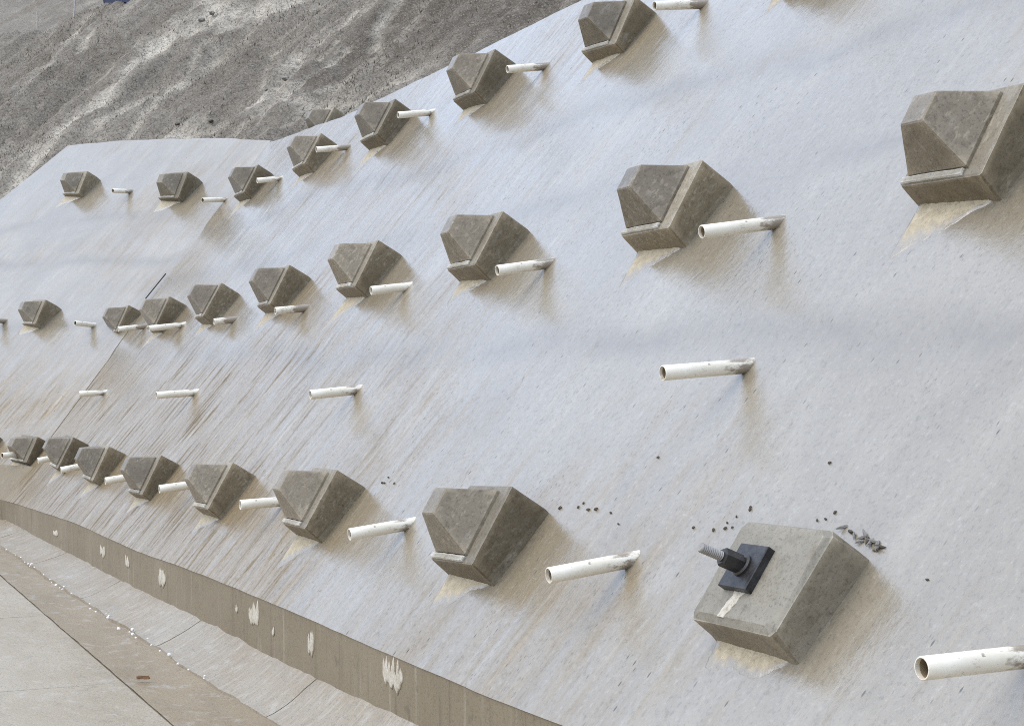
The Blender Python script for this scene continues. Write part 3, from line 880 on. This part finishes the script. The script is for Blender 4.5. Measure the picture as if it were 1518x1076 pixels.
def loft(loops, close=True):
    vs, fs = [], []
    n = len(loops[0])
    for lp in loops: vs += lp
    for i in range(len(loops) - 1):
        for q in range(n):
            a, b = i * n + q, i * n + (q + 1) % n
            fs.append((a, b, b + n, a + n))
    fs.append(tuple(reversed(range(n))))
    fs.append(tuple((len(loops) - 1) * n + q for q in range(n)))
    return vs, fs

def roughen(vs, fs, mat, cuts, amp, seed, name):
    bm = bmesh.new()
    bv = [bm.verts.new(v) for v in vs]
    for f in fs: bm.faces.new([bv[i] for i in f])
    bmesh.ops.recalc_face_normals(bm, faces=bm.faces)
    bmesh.ops.triangulate(bm, faces=[f for f in bm.faces if len(f.verts) > 4])
    bmesh.ops.subdivide_edges(bm, edges=bm.edges[:], cuts=cuts, use_grid_fill=True)
    for v in bm.verts:
        n3 = mn.noise_vector(v.co * 22 + Vector((seed * 5.1, seed, 0)))
        n4 = mn.noise_vector(v.co * 70 + Vector((seed * 2.1, seed, 3)))
        v.co += n3 * amp + n4 * amp * 0.5
    me = bpy.data.meshes.new(name)
    bm.to_mesh(me); bm.free()
    me.materials.append(mat)
    return me

def block_meshes(dims, seed, capped):
    hb, wf, ft, fb, d1, wk, kt, kb, wq, qt, qb, d2, kd = dims
    wb = 0.5 * U
    ck, sk = math.cos(kd), math.sin(kd)
    def tilt(x, y, z): return (x, y * ck - (z - d1) * sk, d1 + y * sk + (z - d1) * ck)
    c = 0.007
    ch = 0.010 if capped else 0.026
    def lerp(l0, l1, t): return [tuple(a + (b - a) * t for a, b in zip(p, q)) for p, q in zip(l0, l1)]
    base = [(x, y, 0.0) for x, y in octo(wb, hb, -hb, c)]
    low = [(x, y, -0.10) for x, y in octo(wb, hb, -hb, c)]
    xl = 0.455 * U if capped else wf
    front = [tilt(x, y, d1) for x, y in octo(wf, ft, fb, c, xl)]
    inner = [tilt(x, y, d1 + 0.0005) for x, y in octo(wf - ch, ft - ch * .7, fb + ch * .7, c, xl - ch)]
    shoulder = lerp(base, front, 1 - 0.4 * ch / d1)
    if not capped:                                         # the bare block: broad arris chamfers, rounded lower corners
        grow = 0.006
        shoulder = lerp(base, [tilt(x, y, d1) for x, y in octo(wf + grow, ft + grow, fb - grow, 0.020)], 0.86)
        rim = [tilt(x, y, d1 - 0.004) for x, y in octo(wf - 0.010, ft - 0.004, fb + 0.008, 0.022)]
        inner = [tilt(x, y, d1 + 0.0005) for x, y in octo(wf - 0.026, ft - 0.010, fb + 0.016, 0.024)]
    vs, fs = loft([low, base, shoulder, inner] if capped else [low, base, shoulder, rim, inner])
    body = roughen(vs, fs, MAT_BODY if capped else MAT_FLANK, 5, 0.0011, seed, 'anchor_block_body')
    body.materials.append(MAT_MARGIN if capped else MAT_BARE)
    fn = Vector((0, -sk, ck))
    for p in body.polygons:
        if p.normal.dot(fn) > 0.45: p.material_index = 1
    out = {'body': body, 'tilt': tilt}
    if capped:
        l0 = [tilt(x, y, d1 - 0.02) for x, y in octo(wk, kt, kb, 0.004)]
        l1 = [tilt(x, y, d1 + 0.012) for x, y in octo(wk * .985, kt * .985, kb * .985, 0.004)]
        l2 = [tilt(x, y, d2 - 0.004) for x, y in octo(wq + .003, qt + .003, qb - .003, 0.004)]
        l3 = [tilt(x, y, d2) for x, y in octo(wq - .003, qt - .003, qb + .003, 0.004)]
        vs, fs = loft([l0, l1, l2, l3])
        out['cap'] = roughen(vs, fs, MAT_CAP, 5, 0.0008, seed + 9, 'anchor_block_cap')
        y1, y0 = kb - 0.002, fb + 0.004
        lp = []
        for (zz, ins) in ((d1 - 0.01, 0.0), (d1 + 0.007, 0.0), (d1 + 0.011, 0.004)):
            lp.append([tilt(x, y, zz) for x, y in ((wk * .94 - ins, y0 + ins), (wk * .94 - ins, y1), (-xl + .008 + ins, y1), (-xl + .008 + ins, y0 + ins))])
        vs, fs = loft(lp)
        out['lip'] = roughen(vs, fs, MAT_LIP, 5, 0.0025, seed + 4, 'anchor_block_lip')
    return out

def fillet_mesh(hb, seed, length, skew, full, mw, is_far):
    """thin pale bedding mortar smeared on the slope below the block"""
    vs, fs = [], []
    n, m = 40, 14
    wb = 0.5 * U
    wall, disp = (M_FAR, far_disp) if is_far else (M_NEAR, near_disp)
    to_wall, back = wall.inverted() @ mw, mw.inverted() @ wall
    for i in range(n + 1):
        t = i / n
        x = -wb * 0.97 + 1.90 * wb * t
        if full: ln = length * (0.86 + 0.14 * math.sin(3.1 * t + 0.3)) * (1 - 0.7 * smoothstep(.72, 1.0, t))
        else: ln = length * (1 - t) ** 1.1 * smoothstep(-0.04, 0.14, t) + 0.012
        ln *= 1 + 0.28 * fbm(t * 3.3 + seed, seed * 1.7, 0, 3)
        ln = max(.008, ln + 0.012 * fbm(t * 17 + seed, seed * 1.7, 5, 3))
        for j in range(m + 1):
            v = j / m
            th = 0.012 * (1 - v) ** 1.5 + 0.0015 + 0.0035 * fbm(x * 45, v * ln * 45, seed, 4)
            if v > 0.99 or i in (0, n): th = -0.006
            elif v > 0.8: th *= 0.4
            p = to_wall @ Vector((x * (1 - 0.08 * v) + skew * v * ln, -hb + 0.014 - ln * v, 0.0))
            p.z = disp(p.x, p.y) + th
            vs.append(tuple(back @ p))
    w = m + 1
    for i in range(n):
        for j in range(m):
            a = i * w + j
            fs.append((a, a + 1, a + w + 1, a + w))
    me = mesh('mortar_fillet', vs, fs, MAT_FILLET, True)
    core(me, [min(1.0, 1.5 * (1 - j / m)) * smoothstep(0, .12, i / n) * smoothstep(1.0, .90, i / n) for i in range(n + 1) for j in range(m + 1)])
    return me

VARIANTS = [block_meshes(DIMS, s, True) for s in (1, 2, 3)]
FAR_KEYS = ('U', 'V', 'X', 'M', 'N')
rf = random.Random(8)

ORD = ['', 'second', 'third', 'fourth', 'fifth', 'sixth', 'seventh', 'eighth', 'ninth']
LABELS = {
    'A': 'capped concrete block of the middle row, nearest and largest, cut by the photo edge',
    'T9': 'topmost capped block at the upper photo edge, only its mortar foot in view',
    'T0': 'largest capped block of the top row, cut by the upper photo edge',
    'D': 'uncapped concrete block with a dark steel plate, nut and threaded bar',
    'N': 'half-hidden capped block of the lowest row, cut off at the left photo edge',
    'Y': 'capped block peeking over the crest of the slope from behind',
    'U': 'capped block past the corner, top row, nearer the crease',
    'V': 'capped block past the corner, farthest left in the top row',
    'X': 'lone capped block past the corner in the middle row at the far left',
    'R': 'capped block of the middle row, last before the corner crease, behind a pipe',
    'M': 'capped block of the lowest row standing in the corner crease',
}
for i, k in enumerate('BCFOPQ'): LABELS[k] = 'capped concrete block of the middle row, %s from the right photo edge' % ORD[i + 1]
for i, k in enumerate('EGIJKL'): LABELS[k] = 'capped concrete block of the lowest row, %s to the left of the uncapped one' % (['first'] + ORD[1:])[i]
for i, k in enumerate(('H', 'T1', 'T2', 'T3')): LABELS[k] = 'capped block of the top row, %s after the one cut at the upper edge' % ORD[i + 1].replace('second', 'next')
GROUPS = 'anchor blocks on the shotcrete slope'

def place(mw, key, var, sc):
    root = obj('anchor_block', None, label=LABELS[key], cat='concrete block', group=GROUPS)
    root.matrix_world = mw @ Matrix.Scale(sc, 4)
    return root

for n_i, (key, (loc, rows, sc)) in enumerate(BLOCKS.items()):
    mw = Matrix([[*rows[0], loc[0]], [*rows[1], loc[1]], [*rows[2], loc[2]], [0, 0, 0, 1]])
    root = place(mw, key, n_i, sc)
    if key == 'D':
        bm_ = block_meshes(DIMS_D, 7, False)
        obj('block_body', bm_['body'], root)
        obj('mortar_fillet', fillet_mesh(DIMS_D[0], 8, .115, 0.0, True, root.matrix_world, False), root)
        tilt = bm_['tilt']; d1 = DIMS_D[4]; kd = DIMS_D[12]
        MF = Matrix.Translation((0, 0, d1)) @ Matrix.Rotation(kd, 4, 'X')
        cx, cy = -.095 * U, -.055 * U
        MB = MF @ Matrix.Translation((cx, cy, .03)) @ Matrix.Rotation(.20, 4, 'X') @ Matrix.Translation((-cx, -cy, -.03))
        # square bearing plate
        hx, hy, th = .178 * U, .165 * U, .026
        lp = []
        for zz, ins in ((0.0, 0), (th - .002, 0), (th, .002)):
            lp.append([(cx + a * (hx - ins), cy + b * (hy - ins), zz) for a, b in ((1, -1), (1, 1), (-1, 1), (-1, -1))])
        v, f = loft(lp)
        plate = obj('bearing_plate', roughen(v, f, MAT_STEEL, 3, .0006, 3, 'bearing_plate'), root, mw=MF)
        # spherical washer and hexagonal nut
        def ring(rad, z, n=24, rot=0.0): return [(cx + rad * math.cos(2 * math.pi * i / n + rot), cy + .0 + rad * math.sin(2 * math.pi * i / n + rot), z) for i in range(n)]
        v, f = loft([ring(.035, th), ring(.035, th + .006), ring(.030, th + .011)])
        obj('washer', mesh('washer', v, f, MAT_NUT), plate)
        v, f = loft([ring(.025, th + .008, 6, .3), ring(.0285, th + .012, 6, .3), ring(.0285, th + .070, 6, .3), ring(.025, th + .075, 6, .3)])
        obj('nut', mesh('nut', v, f, MAT_NUT), plate, mw=MF.inverted() @ MB)
        lps, z = [], th + .05
        while z < .168:                                     # coarse thread
            lps += [ring(.0130, z, 20), ring(.0150, z + .003, 20)]
            z += .006
        lps += [ring(.0140, z, 20), ring(.0118, z + .003, 20)]
        v, f = loft(lps)
        obj('threaded_bar', mesh('threaded_bar', v, f, MAT_BAR), root, mw=MB)
        # white drip of grout down the face and over the edge
        rr = random.Random(4)
        v, f = [], []
        for i in range(9):
            t = i / 8
            y = cy - hy + .01 - t * .095
            wv = .026 * (1.1 - .3 * t) * (1 + .35 * fbm(t * 5, 1, 0, 2))
            xo = cx + .02 - t * .035
            for a, zz in ((-1, -.002), (-.9, .003), (.9, .003), (1, -.002)):
                v.append((xo + a * wv, y, zz))
        for i in range(8):
            for q in range(3):
                a = i * 4 + q
                f.append((a, a + 4, a + 5, a + 1))
        gd = mesh('grout_drip', v, f, MAT_PATCH)
        core(gd, [.25, .8, .8, .25] * 9)
        obj('grout_drip', gd, root, mw=MF)
    else:
        var = VARIANTS[n_i % 3]
        b = obj('block_body', var['body'], root)
        c = obj('cap', var['cap'], root)
        obj('mortar_lip', var['lip'], b)
        if key != 'Y':
            obj('mortar_fillet', fillet_mesh(DIMS[0], n_i, rf.uniform(.20, .36), rf.uniform(-.15, .12), False, root.matrix_world, key in FAR_KEYS), root)

# ------------------------------------------------------------------ drain pipes
PIPE_LABELS = [
    'middle row drain pipe below right of the second block from the right',
    'middle row drain pipe at the foot of the third block from the right',
    'middle row drain pipe at the foot of the fourth block from the right',
    'middle row drain pipe at the foot of the fifth block from the right',
    'short middle row drain pipe at the foot of the sixth block from the right',
    'white drain pipe crossing the foot of the seventh block of the middle row',
    'white drain pipe crossing the last block before the crease, middle row',
    'muddy drain pipe just past the crease, middle row',
    'drain pipe end cut by the left photo edge beside the lone block',
    'white drain pipe touching the largest block of the top row',
    'white drain pipe over the second largest block of the top row',
    'white drain pipe over the third largest block of the top row',
    'white drain pipe over the fourth largest block of the top row',
    'white drain pipe over the last top row block before the crease',
    'white drain pipe in the crease, top row',
    'dark muddy drain pipe between the two top row blocks past the corner',
    'large lone drain pipe below the middle row, nearest of its row of four',
    'lone white drain pipe of the in-between row, second from the right',
    'lone white drain pipe of the in-between row, third from the right',
    'smallest lone drain pipe of the in-between row, by the crease',
    'nearest drain pipe, cut by the right photo edge below the uncapped block',
    'white drain pipe between the uncapped block and its left neighbour',
    'white drain pipe of the lowest row, between the first and second capped blocks',
    'white drain pipe of the lowest row, running behind the second capped block',
    'white drain pipe of the lowest row, running behind the third capped block',
    'white drain pipe of the lowest row, running behind the fourth capped block',
    'white drain pipe of the lowest row, running behind the fifth capped block',
    'white drain pipe of the lowest row, running behind the sixth capped block',
    'white drain pipe of the lowest row, leftmost, by the photo edge',
]
RO, RI = 0.0275, 0.0235
def pipe_mesh(L, back, seed):
    n = 28
    ro_loops = [-back, 0.0, L * .33, L * .66, L - .002]
    lp = []
    rr = random.Random(seed)
    for z in ro_loops: lp.append([(RO * math.cos(2 * math.pi * i / n), RO * math.sin(2 * math.pi * i / n), z) for i in range(n)])
    lp.append([((RO - .0015) * math.cos(2 * math.pi * i / n), (RO - .0015) * math.sin(2 * math.pi * i / n), L) for i in range(n)])
    lp.append([(RI * math.cos(2 * math.pi * i / n), RI * math.sin(2 * math.pi * i / n), L) for i in range(n)])
    lp.append([(RI * math.cos(2 * math.pi * i / n), RI * math.sin(2 * math.pi * i / n), L - .10) for i in range(n)])
    vs = [v for l in lp for v in l]
    fs = []
    for i in range(len(lp) - 1):
        for q in range(n):
            a, b = i * n + q, i * n + (q + 1) % n
            fs.append((a, b, b + n, a + n))
    me = mesh('drain_pipe', vs, fs, MAT_PVC, True)
    me.set_sharp_from_angle(angle=R(40))
    return me
def bore_mesh(L):
    n = 20
    vs = [((RI - .0005) * math.cos(2 * math.pi * i / n), (RI - .0005) * math.sin(2 * math.pi * i / n), z) for z in (L - .012, L - .09) for i in range(n)]
    fs = [(i, n + i, n + (i + 1) % n, (i + 1) % n) for i in range(n)] + [tuple(n + i for i in range(n))]
    return mesh('pipe_bore', vs, fs, MAT_BORE, True)
for i, (p0, p1) in enumerate(PIPES):
    a, b = Vector(p0), Vector(p1)
    d = b - a
    q = d.to_track_quat('Z', 'Y')
    root = obj('drain_pipe', None, label=PIPE_LABELS[i], cat='pipe', group='drain pipes of the slope')
    root.matrix_world = Matrix.Translation(a) @ q.to_matrix().to_4x4()
    obj('tube', pipe_mesh(d.length, .16, i), root)
    obj('bore', bore_mesh(d.length), root)

# ------------------------------------------------------------------ small things
def lump(rad, seed, sx, sy, sz, mat, name):
    bm = bmesh.new()
    bmesh.ops.create_icosphere(bm, subdivisions=2, radius=rad)
    for v in bm.verts:
        k = 1 + .45 * mn.noise(v.co / rad * 1.3 + Vector((seed * 3.7, 0, 0)))
        v.co = Vector((v.co.x * sx * k, v.co.y * sy * k, v.co.z * sz * k))
    me = bpy.data.meshes.new(name)
    bm.to_mesh(me); bm.free()
    me.materials.append(mat)
    return me
rc = random.Random(3)
CL_M = [lump(.0048, s, 1.3, .8, .8, MAT_CLOD, 'mud_clod') for s in range(4)]
CH_M = [lump(.009, s, 2.0, .45, .45, MAT_CLOD if s == 1 else MAT_CHIPS, 'mortar_chip') for s in range(4)]
CL_INFO = {'bolted': ('mud_clod', 'small dark mud clod stuck to the slope above the uncapped block', 'mud clod', 'clods above the uncapped block'),
           'bolted_corner': ('mortar_chip', 'jagged mortar chip in the heap on the upper right corner of the uncapped block', 'mortar chip', 'chips heaped at the corner of the uncapped block'),
           'beside': ('mud_clod', 'small dark mud clod scattered right of the first capped block of the lowest row', 'mud clod', 'clods beside the first capped block of the lowest row'),
           'small': ('mud_clod', 'tiny dark clod right of the second capped block of the lowest row', 'mud clod', 'clods beside the second capped block of the lowest row'),
           'lone': ('mud_clod', 'stray dark clod alone on the open slope', 'mud clod', 'stray clods on the open slope')}
for key, pts in CLODS.items():
    nm, lab, cat, grp = CL_INFO[key]
    for i, p in enumerate(pts[:3] if key == 'lone' else pts):
        o = obj(nm, (CH_M if key == 'bolted_corner' else CL_M)[i % 4], None, lab, cat, grp)
        s = rc.uniform(.7, 1.3) * (1.25 if key == 'beside' else 1.0)
        pl_ = M_NEAR.inverted() @ Vector(p)
        pl_.z = near_disp(pl_.x, pl_.y) + (.006 if key == 'bolted_corner' else .003)
        o.matrix_world = Matrix.Translation(M_NEAR @ pl_) @ M_NEAR.to_3x3().to_4x4() @ Matrix.Rotation(rc.uniform(-.5, 2.4), 4, 'Z') @ Matrix.Rotation(rc.uniform(-.4, .4), 4, 'Y') @ Matrix.Scale(s, 4)
BE_M = [lump(.007, s + 20, 1.1, 1.0, .9, MAT_FOAM, 'foam_crumb') for s in range(3)]
for i, p in enumerate(BEADS):
    o = obj('foam_crumb', BE_M[i % 3], None, 'white foam crumb lying along the foot of the gutter', 'foam crumb', 'foam crumbs along the gutter')
    s = rc.choice((.6, .8, .8, 1.0, 1.0, 1.5))
    o.matrix_world = Matrix.Translation((p[0], p[1], .016 + .006 * s)) @ Matrix.Rotation(rc.uniform(0, 6), 4, 'Z') @ Matrix.Scale(s, 4)
# splintered scrap of wood on the floor
v, f = loft([[(-.032, -.010, 0), (.028, -.012, 0), (.034, .008, 0), (-.026, .012, 0)], [(-.034, -.008, .014), (.030, -.010, .018), (.026, .009, .012), (-.030, .010, .016)]])
o = obj('wood_scrap', roughen(v, f, MAT_WOOD, 3, .002, 5, 'wood_scrap'), None, 'small brown splintered wood scrap on the muddy channel floor', 'wood scrap')
o.matrix_world = Matrix.Translation((-8.52, 1.775, .012)) @ Matrix.Rotation(1.25, 4, 'Z')
# thin black rod sticking up behind a block near the corner
pa, pb = Vector(ROD[0]), Vector(ROD[1])
d = pb - pa
n = 10
lp = [[(0.007 * math.cos(2 * math.pi * i / n), 0.007 * math.sin(2 * math.pi * i / n), z) for i in range(n)] for z in (-.05, 0, d.length - .003, d.length)]
v, f = loft(lp)
o = obj('rod', mesh('rod', v, f, MAT_ROD), None, 'thin black rod leaning on the slope above the small middle row blocks', 'rod')
o.matrix_world = Matrix.Translation(pa + N_F * .02) @ d.to_track_quat('Z', 'Y').to_matrix().to_4x4()

# blue tarpaulin lying on the terrace at the top of the hillside
def hp(s, g): 
    p, z = hill_z(s, g, 0.0)
    return Vector((p.x, p.y, z))
vs, fs = [], []
NT_ = 16
for i in range(NT_ + 1):
    t = i / NT_
    s = -14.3 + 2.9 * t
    for j, (dg, dz) in enumerate(((.10, .02), (.05, .22), (.15, .60), (.45, .95), (1.2, 1.0), (1.5, .1))):
        p = hp(s, 6.42 + dg)
        vs.append((p.x, p.y, p.z + 1.25 * dz * (1 + .15 * fbm(s * 2, j, 0, 3))))
for i in range(NT_):
    for j in range(5):
        a = i * 6 + j
        fs.append((a, a + 6, a + 7, a + 1))
fs.append(tuple(range(6))); fs.append(tuple(NT_ * 6 + q for q in reversed(range(6))))
obj('tarpaulin', mesh('tarpaulin', vs, fs, MAT_TARP), None, 'dark blue tarpaulin over a pile at the top of the hillside', 'tarpaulin')
# pale stakes along the rim
for i, (s, g, h) in enumerate(((-15.6, 6.62, .6), (-16.9, 6.55, .5), (-11.2, 6.25, .5))):
    p = hp(s, g)
    n = 8
    lp = [[(.018 * math.cos(2 * math.pi * q / n), .018 * math.sin(2 * math.pi * q / n), z) for q in range(n)] for z in (-.1, h - .02, h)]
    v, f = loft(lp)
    o = obj('stake', mesh('stake', v, f, MAT_POST), None, ('thin pale stake on the hill rim left of the blue tarpaulin', 'thin pale stake farthest left on the hill rim', 'thin pale stake on the hill rim right of the blue tarpaulin')[i], 'stake', 'stakes on the hill rim')
    o.matrix_world = Matrix.Translation(p) @ Matrix.Rotation(.06 * (i - 1), 4, 'X')
# dark stones lodged in the rills
STONES = [(-3.30, 2.20, .06), (-4.62, 1.25, .04), (-4.05, 1.42, .04), (-2.9, 1.5, .03), (-7.75, 4.05, .07), (-7.85, 4.35, .06)]
for i, (s, g, rad) in enumerate(STONES):
    p = hp(s, g)
    o = obj('stone', lump(rad, i + 40, 1.3, .9, .6, MAT_CLOD if i in (1, 2) else MAT_CHIPS, 'stone'), None,
            ('grey stone at the head of the middle rill', 'small dark stone on the pale hillside streak, left one', 'small dark stone on the pale hillside streak, right one',
             'small grey stone low on the hillside near the crest', 'pale stone at the mouth of the steep channel', 'pale stone higher in the steep channel')[i], 'stone', 'stones on the hillside')
    o.location = p + Vector((0, 0, rad * .2))
